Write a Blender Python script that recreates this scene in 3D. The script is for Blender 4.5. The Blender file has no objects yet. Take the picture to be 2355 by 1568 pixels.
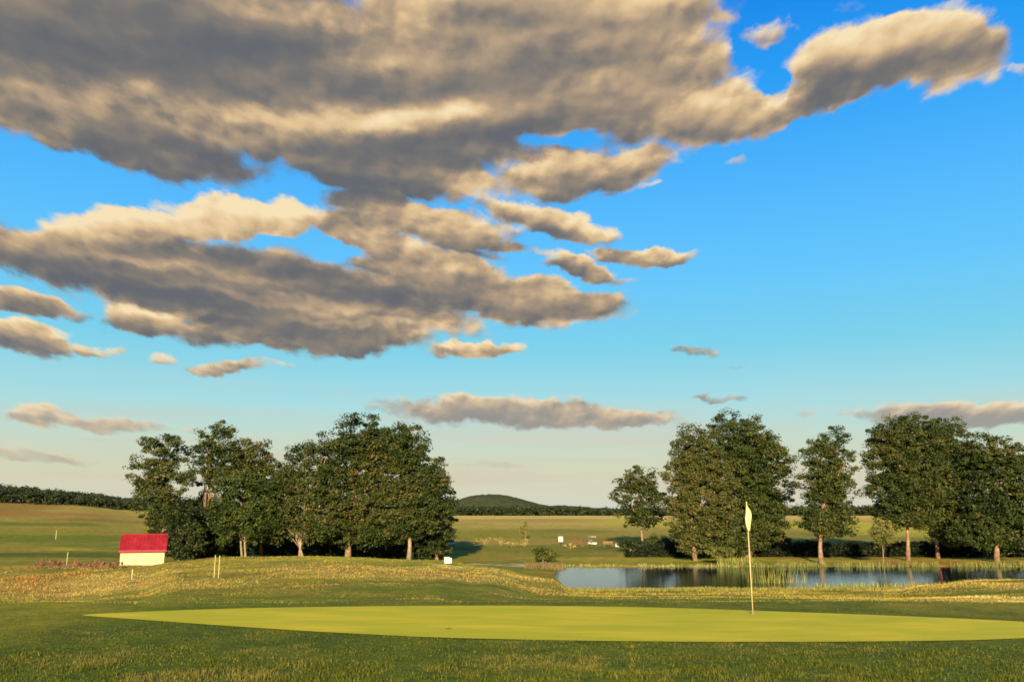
import bpy, bmesh, math, random
import numpy as np
from mathutils import Vector

# ------------------------------------------------------------------ camera, world, sun, exposure
sc = bpy.context.scene
COL = sc.collection
EXPO = 1.35
F = 1962.0; CX = 1177.0; CY = 784.0                  # focal length and centre of the photo, measured on a 2354 px wide view
PITCH = math.atan((1180.0 - CY) / F)
EYE = 1.93
SUN_EL = math.radians(15.0)
SUN_AZ = math.radians(184.5)                          # compass style, from +Y clockwise: behind and to the left

def lin(r, g, b):
    f = lambda c: (c / 255 / 12.92) if c <= 10 else ((c / 255 + 0.055) / 1.055) ** 2.4
    return (f(r), f(g), f(b))

cam = bpy.data.cameras.new('camera'); camo = bpy.data.objects.new('camera', cam)
COL.objects.link(camo); sc.camera = camo
cam.sensor_width = 36.0; cam.lens = 36.0 * F / 2354.0
cam.clip_start = 0.1; cam.clip_end = 20000
camo.location = (0, 0, EYE); camo.rotation_euler = (math.pi / 2 + PITCH, 0, 0)

def ray(dx, dy):
    a = (dx - CX) / F; b = (CY - dy) / F
    cp, sp = math.cos(PITCH), math.sin(PITCH)
    return (a, cp - b * sp, sp + b * cp)
def at(dx, dy, Y):
    r = ray(dx, dy); t = Y / r[1]
    return (r[0] * t, Y, EYE + r[2] * t)
def azel(dx, dy):
    r = ray(dx, dy)
    return (math.atan2(r[0], r[1]), math.atan2(r[2], math.hypot(r[0], r[1])))

sc.view_settings.view_transform = 'Standard'; sc.view_settings.look = 'None'
sc.view_settings.exposure = EXPO; sc.view_settings.gamma = 1.0
sc.view_settings.use_curve_mapping = False
sc.render.engine = 'CYCLES'
sc.cycles.use_denoising = True
sc.cycles.filter_width = 1.7
sc.cycles.max_bounces = 6; sc.cycles.transparent_max_bounces = 8
sc.cycles.diffuse_bounces = 3; sc.cycles.glossy_bounces = 3

class NT:
    def __init__(s, tree): s.t = tree; s.n = tree.nodes; s.l = tree.links
    def node(s, typ, **kw):
        n = s.n.new(typ)
        for k, v in kw.items(): setattr(n, k, v)
        return n
    def put(s, sock, v):
        if hasattr(v, 'is_output') or isinstance(v, bpy.types.NodeSocket): s.l.new(v, sock)
        else: sock.default_value = v
    def m(s, op, a, b=None, c=None, clamp=False):
        n = s.node('ShaderNodeMath', operation=op, use_clamp=clamp)
        s.put(n.inputs[0], a)
        if b is not None: s.put(n.inputs[1], b)
        if c is not None: s.put(n.inputs[2], c)
        return n.outputs[0]
    def v(s, op, a, b=None, scale=None):
        n = s.node('ShaderNodeVectorMath', operation=op)
        s.put(n.inputs[0], a)
        if b is not None: s.put(n.inputs[1], b)
        if scale is not None: s.put(n.inputs['Scale'], scale)
        return n.outputs['Value'] if op in ('LENGTH', 'DOT_PRODUCT') else n.outputs[0]
    def noise(s, vec, scale, detail=4, rough=0.5, dist=0.0, color=False, lac=2.0):
        n = s.node('ShaderNodeTexNoise'); s.put(n.inputs['Vector'], vec)
        n.inputs['Scale'].default_value = scale; n.inputs['Detail'].default_value = detail
        n.inputs['Roughness'].default_value = rough; n.inputs['Distortion'].default_value = dist
        n.inputs['Lacunarity'].default_value = lac
        return n.outputs['Color'] if color else n.outputs[0]
    def ss(s, x, a, b, lo=0.0, hi=1.0):
        n = s.node('ShaderNodeMapRange', interpolation_type='SMOOTHSTEP')
        s.put(n.inputs[0], x); n.inputs[1].default_value = a; n.inputs[2].default_value = b
        n.inputs[3].default_value = lo; n.inputs[4].default_value = hi
        return n.outputs[0]
    def mix(s, f, a, b, mode='MIX'):
        n = s.node('ShaderNodeMix', data_type='RGBA', blend_type=mode)
        s.put(n.inputs[0], f); s.put(n.inputs[6], a); s.put(n.inputs[7], b)
        return n.outputs[2]
    def ramp(s, f, stops, interp='LINEAR'):
        n = s.node('ShaderNodeValToRGB'); s.put(n.inputs[0], f)
        cr = n.color_ramp; cr.interpolation = interp
        while len(cr.elements) < len(stops): cr.elements.new(0.5)
        for e, (p, c) in zip(cr.elements, stops): e.position = p; e.color = (*c, 1)
        return n.outputs[0]
    def xyz(s, x, y, z=0.0):
        n = s.node('ShaderNodeCombineXYZ'); s.put(n.inputs[0], x); s.put(n.inputs[1], y); s.put(n.inputs[2], z)
        return n.outputs[0]
    def sep(s, v):
        n = s.node('ShaderNodeSeparateXYZ'); s.put(n.inputs[0], v); return n.outputs

# clouds: each an ellipse on the sky sphere (centre x, y, half width, half height, tilt in degrees, weight, lightness, how much lighter
# its top is than its base), broken up by noise; a weight of 0 only lightens or darkens the cloud it lies in
CLOUDS = [
 (350, 90, 800, 225, 0, 1.15, .17, .02), (60, 190, 330, 150, 0, 1, .24, .04), (650, 250, 560, 150, 5, 1.05, .20, .04), (1130, 170, 420, 235, 0, 1.1, .33, .06),
 (330, 340, 300, 72, 5, 1, .15, .06), (850, 372, 300, 76, 3, 1, .14, .10), (1470, 205, 230, 150, 0, 1, .56, .12), (1320, 20, 330, 160, 0, 1, .58, .10), (1350, 394, 215, 50, -4, 1.05, .54, .46),
 (1640, 255, 180, 66, -12, 1, .68, .40), (1770, 245, 140, 52, -14, 1, .74, .46), (2000, 132, 200, 84, 0, 1.15, .62, .36), (2185, 118, 118, 96, 0, 1.1, .62, .28), (2080, 62, 90, 44, 0, .9, .72, .2),
 (1915, 222, 150, 30, -10, .85, .20, .1), (1090, 428, 105, 30, 0, .8, .62, .3), (1750, 80, 90, 36, 0, .66, .62, .2), (1620, 30, 80, 55, 35, .6, .6, .2), (1680, 180, 90, 62, 25, .55, .55, .1), (1475, 60, 120, 90, 30, 1, .55, .1),
 (2130, 30, 110, 36, 0, .55, .7, .1), (2290, 60, 40, 60, 0, .5, .6, 0), (1950, 20, 60, 26, 0, .45, .6, 0), (560, 505, 190, 48, -4, 1.1, .80, .22), (300, 530, 200, 50, -4, 1.05, .76, .24), (100, 560, 150, 44, -8, 1, .62, .25), (330, 612, 430, 70, 2, 1.1, .24, .10), (620, 680, 460, 92, 4, 1.2, .20, .08),
 (700, 765, 300, 48, 0, 1.1, .14, .04), (1000, 640, 200, 66, 10, 1, .42, .30), (1210, 690, 225, 50, 3, 1.1, .44, .30), (1000, 512, 190, 50, 4, 1, .50, .36), (1090, 565, 140, 34, 4, .9, .30, .2), (870, 560, 110, 46, 10, .7, .25, .1),
 (830, 455, 110, 40, 0, .85, .2, .1), (800, 512, 120, 44, 0, .78, .30, .16), (1160, 470, 90, 26, 10, .7, .6, .2), (1265, 505, 155, 36, 17, .95, .60, .34), (1330, 610, 130, 24, 17, .9, .50, .3), (1480, 590, 115, 20, 4, .9, .60, .3), (1090, 797, 120, 20, -2, .9, .70, .3), (320, 735, 110, 42, 5, 1, .50, .36),
 (60, 694, 140, 30, 4, .9, .4, .3), (50, 772, 140, 38, 8, 1.0, .50, .44), (220, 802, 75, 18, 8, .75, .55, .3), (520, 843, 110, 17, -3, .75, .5, .3), (620, 833, 90, 11, 0, .5, .5, .2), (375, 825, 40, 15, 0, .62, .6, .2), (400, 868, 45, 9, -6, .4, .5, .1),
 (85, 952, 75, 24, 3, .85, .66, .34), (230, 972, 190, 20, 3, .75, .4, .2), (380, 985, 160, 14, 3, .5, .5, .1), (1150, 947, 270, 35, 3, 1.0, .40, .42), (1390, 960, 185, 24, 2, .9, .36, .36), (960, 935, 140, 15, -6, .65, .5, .1),
 (1600, 813, 75, 15, 2, .60, .36, .2), (1655, 915, 68, 10, 1, .62, .3, .2), (2230, 952, 280, 30, 2, .95, .34, .5), (2000, 953, 110, 12, 0, .55, .4, .1), (1860, 948, 50, 12, 0, .50, .6, .1),
 (1130, 1072, 110, 10, 0, .48, .3, .0), (70, 1050, 190, 18, 4, .60, .25, .4), (60, 1024, 170, 12, 2, .5, .8, .0), (1700, 850, 55, 8, 0, .42, .3, 0), (2335, 170, 50, 26, 30, .45, .6, .1), (1690, 378, 50, 16, 15, .42, .5, .1), (1490, 430, 50, 12, 0, .5, .6, .1),
 (2100, 1075, 330, 12, 0, .40, .5, 0), (640, 1015, 220, 14, 0, .42, .5, 0), (150, 1090, 300, 10, 0, .42, .6, 0),
 (80, 215, 130, 30, 0, 0, .26, 0), (420, 250, 250, 24, 0, 0, .34, 0), (880, 290, 250, 34, -5, 0, .44, 0), (700, 25, 500, 30, 2, 0, .26, 0), (900, 125, 280, 30, 2, 0, .22, 0), (350, 370, 160, 18, 4, 0, .12, 0), (1240, 150, 150, 34, 0, 0, -.22, 0), (1080, 235, 180, 24, 0, 0, -.1, 0), (650, 690, 320, 13, 3, 0, .30, 0), (850, 740, 160, 10, 0, 0, .24, 0), (420, 722, 130, 10, 2, 0, .26, 0), (520, 640, 260, 9, 2, 0, .14, 0), (900, 650, 120, 16, 10, 0, .2, 0),
 (330, 605, 200, 12, 2, 0, .22, 0), (1270, 325, 90, 20, 0, -.5, 0, 0), (810, 572, 45, 13, 20, -.4, 0, 0), (1790, 195, 60, 26, 0, -.5, 0, 0), (60, 365, 110, 26, 8, -.35, 0, 0), (1180, 585, 110, 10, 3, -.4, 0, 0), (200, 405, 60, 20, 10, -.3, 0, 0), (1725, 120, 30, 18, 0, -.3, 0, 0), (1560, 110, 40, 30, 0, 0, .15, 0),
 (-500, 150, 500, 220, 0, 1, .2, .1), (-420, 620, 350, 90, 0, 1, .4, .3), (600, -380, 900, 240, 0, 1, .3, .1), (2900, 940, 300, 30, 0, .8, .4, .3),
]

def build_world():
    w = bpy.data.worlds.new('World'); sc.world = w; w.use_nodes = True
    w.cycles.sampling_method = 'MANUAL'; w.cycles.sample_map_resolution = 512
    t = w.node_tree; t.nodes.clear(); T = NT(t)
    out = T.node('ShaderNodeOutputWorld'); bg = T.node('ShaderNodeBackground'); T.l.new(bg.outputs[0], out.inputs[0])
    bg.inputs[1].default_value = 0.1
    tc = T.node('ShaderNodeTexCoord'); x, y, z = T.sep(T.v('NORMALIZE', tc.outputs['Generated']))
    az = T.m('ARCTAN2', x, y); el = T.m('ARCSINE', z)
    sky = T.node('ShaderNodeTexSky', sky_type='NISHITA'); sky.sun_disc = False
    sky.sun_elevation = SUN_EL; sky.sun_rotation = SUN_AZ; sky.air_density = 1.0; sky.dust_density = 0.6; sky.ozone_density = 3.0
    K = 10.0 / (2 ** EXPO)
    c = lambda r, g, b: tuple(v * K for v in lin(r, g, b))
    f = T.m('DIVIDE', el, math.radians(60), clamp=True)
    D = lambda dy: max(0, azel(CX, dy)[1] / math.radians(60))
    grad = T.ramp(f, [(0, c(208, 208, 196)), (D(1130), c(208, 206, 182)), (D(1080), c(206, 206, 176)), (D(1010), c(194, 212, 194)), (D(930), c(164, 216, 220)), (D(800), c(120, 206, 230)),
                      (D(640), c(96, 196, 250)), (D(450), c(74, 180, 252)), (D(250), c(34, 160, 248)), (D(60), c(4, 138, 236)), (1.0, c(0, 80, 185))])
    base = T.mix(0.05, grad, sky.outputs[0])
    # noise coordinates, finer towards the horizon as clouds recede
    h = T.m('MULTIPLY', T.m('ADD', T.m('MAXIMUM', el, 0.0), 0.34), 0.72)
    q = T.xyz(T.m('DIVIDE', az, h), T.m('MULTIPLY', T.m('LOGARITHM', h, math.e), 1.9), 3.7)
    wv = T.v('SUBTRACT', T.noise(q, 6.5, 5, 0.58, color=True), (0.5, 0.5, 0.5))
    wv = T.v('SCALE', T.v('MULTIPLY', wv, (0.17, 0.11, 0)), scale=h)
    p = T.v('ADD', T.xyz(az, el), wv)
    cur = num = den = None; extra = 0.0
    for i, (cx, cy, rx, ry, ang, wt, b, k) in enumerate(CLOUDS):
        if i % 4 == 3:      # a tiny dependency keeps the shader compiler from holding every ellipse at once
            p = T.v('ADD', p, T.xyz(T.m('MULTIPLY', T.m('ADD', cur, den), 1e-7), T.m('MULTIPLY', T.m('ADD', num, extra), 1e-7)))
        a0, e0 = azel(cx, cy)
        ra = abs(azel(cx + rx * .5, cy)[0] - azel(cx - rx * .5, cy)[0]); re = abs(azel(cx, cy - ry * .5)[1] - azel(cx, cy + ry * .5)[1])
        mp = T.node('ShaderNodeMapping', vector_type='TEXTURE'); T.put(mp.inputs[0], p)
        mp.inputs[1].default_value = (a0, e0, 0); mp.inputs[2].default_value = (0, 0, math.radians(-ang)); mp.inputs[3].default_value = (ra, re, 1)
        d = T.v('DOT_PRODUCT', mp.outputs[0], mp.outputs[0])
        v = T.m('DIVIDE', 1.0, T.m('MULTIPLY_ADD', d, d, 1.0))
        if wt == 0:
            extra = T.m('MULTIPLY_ADD', v, b, extra); continue
        if wt < 0:
            cur = T.m('MULTIPLY_ADD', v, wt, cur); continue
        v = T.m('MULTIPLY', v, wt)
        cur = v if cur is None else T.m('SMOOTH_MAX', cur, v, 0.12)
        v2 = T.m('MULTIPLY', v, v); w4 = T.m('MULTIPLY', v2, v2)
        qy = T.sep(mp.outputs[0])[1]
        s = T.m('MULTIPLY_ADD', T.ss(qy, -1.0, 1.0, -1.0, 1.0), k, b)
        num = T.m('MULTIPLY', s, w4) if num is None else T.m('MULTIPLY_ADD', s, w4, num)
        den = w4 if den is None else T.m('ADD', den, w4)
    lit = T.m('ADD', T.m('DIVIDE', num, T.m('ADD', den, 1e-5)), extra)
    n = T.m('SUBTRACT', T.noise(q, 9.0, 8, 0.66, 0.25), 0.5)
    def puff(v):                                             # rounded cauliflower heads
        vo = T.node('ShaderNodeTexVoronoi', feature='SMOOTH_F1'); T.put(vo.inputs['Vector'], v)
        vo.inputs['Scale'].default_value = 13.0; vo.inputs['Smoothness'].default_value = 0.55
        vo.inputs['Detail'].default_value = 1.0; vo.inputs['Roughness'].default_value = 0.55
        return vo.outputs['Distance']
    qd = T.v('ADD', q, T.v('SCALE', T.v('SUBTRACT', T.noise(q, 14.0, 3, 0.6, color=True), (.5, .5, .5)), scale=0.06))
    pf = puff(qd)
    fld = T.m('ADD', T.m('ADD', cur, T.m('MULTIPLY', n, 0.60)), T.m('MULTIPLY', T.m('SUBTRACT', 0.48, pf), 0.20))
    q2 = T.v('MULTIPLY', q, (0.50, 1.30, 1))
    up = T.v('ADD', q2, (-0.02, 0.08, 0))
    r1 = T.m('SUBTRACT', T.noise(q2, 3.6, 3, 0.42, 0.4), T.noise(up, 3.6, 3, 0.42, 0.4))
    q3 = T.v('MULTIPLY', q, (0.9, 1.2, 1)); up3 = T.v('ADD', q3, (-0.012, 0.028, 0))
    r2 = T.m('SUBTRACT', T.noise(q3, 9.0, 5, 0.55, 0.2), T.noise(up3, 9.0, 5, 0.55, 0.2))
    r3 = T.m('SUBTRACT', puff(T.v('ADD', qd, (-0.012, 0.022, 0))), pf)
    edge = T.ss(fld, 0.50, 1.20, 1.15, 0.42)
    lit = T.m('ADD', lit, T.m('ADD', T.m('MULTIPLY', r1, 1.35), T.m('MULTIPLY', T.m('ADD', T.m('MULTIPLY', r2, 0.65), T.m('MULTIPLY', r3, 0.42)), edge)))
    low = T.ss(el, 0.02, 0.20, 1.0, 0.0)
    alpha = T.m('DIVIDE', T.m('SUBTRACT', fld, 0.30), T.m('MULTIPLY_ADD', low, 0.14, 0.33))
    alpha = T.m('MULTIPLY', T.ss(alpha, 0.0, 1.0), T.m('MULTIPLY_ADD', low, -0.34, 1.0))      # distant clouds are thinner in the haze
    # thin rims scatter more light
    lit = T.m('ADD', lit, T.ss(fld, 0.42, 0.85, 0.17, 0.03))
    ccol = T.ramp(lit, [(0.0, c(103, 106, 112)), (0.20, c(118, 116, 115)), (0.38, c(145, 133, 120)), (0.58, c(184, 160, 132)), (0.78, c(226, 196, 150)), (1.0, c(248, 226, 184))])
    ccol = T.mix(T.m('MULTIPLY', low, 0.42), ccol, (*c(222, 186, 166), 1))
    # thin low streaks of haze cloud near the horizon
    sv = T.noise(T.xyz(T.m('MULTIPLY', az, 2.2), T.m('MULTIPLY', el, 34.0), 1.3), 1.0, 4, 0.55, 0.4)
    base = T.mix(T.m('MULTIPLY', T.ss(sv, 0.46, 0.66), T.ss(el, 0.03, 0.18, 0.55, 0.0)), base, (*c(214, 198, 178), 1))
    col = T.mix(alpha, base, ccol)
    col = T.mix(T.ss(el, -0.02, 0.0, 1.0, 0.0), col, (*c(120, 120, 80), 1))      # below the horizon
    T.put(bg.inputs[0], col)
build_world()

sl = bpy.data.lights.new('sun', 'SUN'); so = bpy.data.objects.new('sun', sl); COL.objects.link(so)
sl.energy = 5.0; sl.angle = math.radians(0.6); sl.color = (1.0, 0.80, 0.52)
sd = Vector((math.sin(SUN_AZ) * math.cos(SUN_EL), math.cos(SUN_AZ) * math.cos(SUN_EL), math.sin(SUN_EL)))
so.rotation_euler = sd.to_track_quat('Z', 'Y').to_euler(); so.location = (-30, -60, 40)

# ------------------------------------------------------------------ helpers
RNG = np.random.default_rng(7)
def tag(o, label=None, cat=None, group=None, kind=None):
    if label: o['label'] = label
    if cat: o['category'] = cat
    if group: o['group'] = group
    if kind: o['kind'] = kind
    return o
def empty(name, loc, label, cat, group=None, rz=0.0):
    o = bpy.data.objects.new(name, None); COL.objects.link(o); o.empty_display_size = 0.3
    o.location = loc; o.rotation_euler = (0, 0, rz)
    return tag(o, label, cat, group)
def link(name, me, mat, parent=None, smooth=False):
    o = bpy.data.objects.new(name, me); COL.objects.link(o)
    if mat: me.materials.append(mat)
    if parent: o.parent = parent
    if smooth: me.shade_smooth()
    return o
def mesh_np(name, V, Fq, attrs=None):
    V = np.asarray(V, np.float32); Fq = np.asarray(Fq, np.int32); k = Fq.shape[1]
    me = bpy.data.meshes.new(name)
    me.vertices.add(len(V)); me.vertices.foreach_set('co', V.ravel())
    me.loops.add(Fq.size); me.loops.foreach_set('vertex_index', Fq.ravel())
    me.polygons.add(len(Fq)); me.polygons.foreach_set('loop_start', np.arange(0, Fq.size, k, dtype=np.int32))
    me.update(calc_edges=True)
    for an, (typ, arr) in (attrs or {}).items():
        a = me.attributes.new(an, typ, 'POINT')
        arr = np.asarray(arr, np.float32)
        if typ == 'FLOAT': a.data.foreach_set('value', arr.ravel())
        else: a.data.foreach_set('color', np.c_[arr, np.ones(len(arr), np.float32)].astype(np.float32).ravel())
    return me
def bm_mesh(name, bm):
    me = bpy.data.meshes.new(name); bm.to_mesh(me); bm.free(); return me
def add_box(bm, c, s, rz=0.0, bevel=0.0, ry=0.0, rx=0.0):
    from mathutils import Matrix
    M = Matrix.Translation(c) @ Matrix.Rotation(rz, 4, 'Z') @ Matrix.Rotation(ry, 4, 'Y') @ Matrix.Rotation(rx, 4, 'X') @ Matrix.Diagonal((*s, 1))
    r = bmesh.ops.create_cube(bm, size=1.0, matrix=M)
    if bevel: bmesh.ops.bevel(bm, geom=list({e for v in r['verts'] for e in v.link_edges}), offset=bevel, segments=2, affect='EDGES')
def tube(bm, pts, radii, n=8):
    rings = []
    for i, p in enumerate(pts):
        p = Vector(p); a = Vector(pts[max(i - 1, 0)]); b = Vector(pts[min(i + 1, len(pts) - 1)])
        d = (b - a).normalized(); s = d.cross(Vector((0.3, 1, 0.1))).normalized(); t = d.cross(s)
        rings.append([bm.verts.new(p + radii[i] * (math.cos(2 * math.pi * k / n) * s + math.sin(2 * math.pi * k / n) * t)) for k in range(n)])
    for r0, r1 in zip(rings, rings[1:]):
        for k in range(n): bm.faces.new((r0[k], r0[(k + 1) % n], r1[(k + 1) % n], r1[k]))
    bm.faces.new(rings[0][::-1]); bm.faces.new(rings[-1])

def material(name, rough=0.8, spec=0.3):
    m = bpy.data.materials.new(name); m.use_nodes = True
    T = NT(m.node_tree); b = T.n['Principled BSDF']
    b.inputs['Roughness'].default_value = rough; b.inputs['Specular IOR Level'].default_value = spec
    return m, T, b
def simple(name, col, rough=0.7, spec=0.3, vary=0.12, scale=6.0, bump=0.0, metal=0.0):
    m, T, b = material(name, rough, spec); b.inputs['Metallic'].default_value = metal
    tc = T.node('ShaderNodeTexCoord'); n = T.noise(tc.outputs['Object'], scale, 5, 0.6)
    T.put(b.inputs['Base Color'], T.mix(T.ss(n, 0.3, 0.7), (*[c * (1 - vary) for c in col], 1), (*[min(1, c * (1 + vary)) for c in col], 1)))
    if bump:
        bn = T.node('ShaderNodeBump'); bn.inputs['Strength'].default_value = bump; bn.inputs['Distance'].default_value = 0.02
        T.put(bn.inputs['Height'], n); T.put(b.inputs['Normal'], bn.outputs[0])
    return m

def vnoise(x, y, seed=0):
    """smooth value noise, numpy"""
    xi = np.floor(x).astype(np.int64); yi = np.floor(y).astype(np.int64); fx = x - xi; fy = y - yi
    fx = fx * fx * (3 - 2 * fx); fy = fy * fy * (3 - 2 * fy)
    def hsh(a, b):
        h = (a * 374761393 + b * 668265263 + seed * 974634777) & 0x7fffffff
        h = ((h ^ (h >> 13)) * 1274126177) & 0x7fffffff
        return ((h ^ (h >> 16)) & 0xffff) / 65535.0
    return (hsh(xi, yi) * (1 - fx) + hsh(xi + 1, yi) * fx) * (1 - fy) + (hsh(xi, yi + 1) * (1 - fx) + hsh(xi + 1, yi + 1) * fx) * fy
def fbm(x, y, o=4, seed=0):
    s = 0; a = 0.5
    for i in range(o): s = s + a * vnoise(x * 2 ** i, y * 2 ** i, seed + i); a *= 0.5
    return s

# ------------------------------------------------------------------ terrain heights
WATER_Z = -4.0
ROWS = np.array([-60, 0, 8, 13, 19, 24, 32, 45, 60, 70, 84, 98, 101, 110, 130, 150, 200, 300, 420, 600, 700, 1000, 1600, 3000, 6000], float)
COLS = np.array([-1500, -200, 150, 330, 420, 520, 700, 1000, 1110, 1262, 1318, 1500, 1700, 1900, 2040, 2120, 2250, 2400, 2600, 3600], float)
def zof(dy, Y): return at(CX, dy, Y)[2]
base = dict(zip(ROWS, [0, 0, 0, 0, 0, -.5, -1.15, -2.2, -3.2, -3.7, -3.7, -3.75, -3.74, -3.7, -3.5, -3.2, -2.45, -1.2, -.3, .4, -1, -3, -5, -8, -20]))
def prof(**kw):
    d = dict(base); d.update({float(k[1:]): v for k, v in kw.items()}); return [d[r] for r in ROWS]
POND = dict(r60=-3.25, r70=-3.88, r84=-5.0, r98=-4.5, r101=-3.86, r110=-3.72)
P = {
 -1500: prof(r60=-2.6, r70=-2.9, r84=-3.3, r150=-2.4, r200=0, r300=9, r420=16, r600=17, r700=13),
 -200: prof(r60=zof(1311, 60), r70=-2.9, r84=zof(1300, 84), r98=-3.4, r110=-3.4, r130=-3.4, r150=-2.9, r200=-1.0, r300=4.0, r420=10.0, r600=11, r700=8),
 150: prof(r60=zof(1311, 60), r70=-2.9, r84=zof(1300, 84), r98=-3.4, r110=-3.4, r130=-3.4, r150=-3.0, r200=-1.4, r300=2.6, r420=7.3, r600=8, r700=5),
 330: prof(r45=-1.75, r60=zof(1303, 60), r70=-2.6, r84=zof(1300, 84), r150=-3.1, r200=-1.9, r300=1.0, r420=4.3, r600=5, r700=2),
 420: prof(r24=-.45, r32=-.95, r45=-1.3, r60=zof(1291, 60), r70=-2.5, r84=zof(1300, 84), r150=-3.1, r200=-2.1, r300=.3, r420=3),
 520: prof(r24=-.45, r32=-.95, r45=-1.25, r60=zof(1283, 60), r70=-1.9, r84=-3.3, r300=-.4, r420=1.5),
 700: prof(r24=-.45, r32=-.9, r45=-1.15, r60=zof(1280, 60), r70=-1.9, r84=-3.3),
 1000: prof(r24=-.45, r32=-.95, r45=-1.35, r60=zof(1287, 60), r70=-2.5, r84=-3.5),
 1110: prof(r45=-1.6, r60=zof(1299, 60), r70=-2.9, r84=-3.7),
 1262: prof(r60=zof(1322, 60), r70=-3.82, r84=-3.92, r98=-3.86),
 1318: prof(**{**POND, 'r84': -4.6}), 1500: prof(**POND), 1700: prof(**POND), 1900: prof(**POND),
 2040: prof(**{**POND, 'r60': -3.2}), 2120: prof(**{**POND, 'r45': -2.1, 'r60': -2.85}), 2250: prof(**{**POND, 'r45': -1.9, 'r60': -2.52}),
 2400: prof(**{**POND, 'r45': -1.7, 'r60': -2.42}), 2600: prof(**{**POND, 'r45': -1.6, 'r60': -2.42}), 3600: prof(**{**POND, 'r45': -1.6, 'r60': -2.3}),
}
TAB = np.array([P[int(c)] for c in COLS])
def pchip_rows(Y, tab):
    """monotone cubic along ROWS for every column"""
    h = np.diff(ROWS); d = np.diff(tab, axis=1) / h
    m = np.zeros_like(tab); m[:, 1:-1] = np.where(d[:, :-1] * d[:, 1:] > 0, 2 * d[:, :-1] * d[:, 1:] / (d[:, :-1] + d[:, 1:] + 1e-12), 0)
    i = np.clip(np.searchsorted(ROWS, Y, side='right') - 1, 0, len(ROWS) - 2); t = np.clip((Y - ROWS[i]) / h[i], 0, 1); hh = h[i]
    return ((2 * t**3 - 3 * t**2 + 1) * tab[:, i] + (t**3 - 2 * t**2 + t) * hh * m[:, i] + (-2 * t**3 + 3 * t**2) * tab[:, i + 1] + (t**3 - t**2) * hh * m[:, i + 1])
def height(x, y):
    x = np.atleast_1d(np.asarray(x, float)); y = np.atleast_1d(np.asarray(y, float))
    Z = pchip_rows(y, TAB)                                                # columns x n
    c = CX + F * 1.02 * x / np.maximum(y, 9.0)
    c = np.clip(c, COLS[0], COLS[-1] - 1e-6)
    j = np.clip(np.searchsorted(COLS, c, side='right') - 1, 0, len(COLS) - 2)
    t = (c - COLS[j]) / (COLS[j + 1] - COLS[j]); t = t * t * (3 - 2 * t)
    n = np.arange(len(x)); z = Z[j, n] * (1 - t) + Z[j + 1, n] * t
    w = np.clip((y - 19) / 8, 0, 1)
    z = z + w * (0.22 * (fbm(x / 7, y / 7, 3, 3) - .45) + 0.6 * np.clip((y - 110) / 200, 0, 1) * (fbm(x / 40, y / 40, 3, 9) - .45))
    z = z - 0.10 * np.clip((12.4 - y) / 4, 0, 1) * (0.3 + fbm(x / 3, y / 3, 3, 5))
    z = z * np.clip((y + 0) / 0.01 + 1, 0, 1) if False else z
    # the shadowed lip of a grass hollow at the right
    z = z - 0.42 * np.exp(-((y - (31.5 - 0.18 * (x - 18))) / 1.1) ** 2) * np.clip((x - 15.2) / 2.5, 0, 1)
    return z
def hz(x, y): return float(height(x, y)[0])
def ground(dx, dy, ymin=8.0, ymax=900.0):
    """where the view ray through a photo point meets the terrain"""
    ys = np.geomspace(ymin, ymax, 1500); r = ray(dx, dy)
    x = r[0] / r[1] * ys; z = EYE + r[2] / r[1] * ys; g = height(x, ys)
    i = np.argmax(z <= g)
    if not (z <= g).any(): i = len(ys) - 1
    return (x[i], ys[i], g[i])

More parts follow.
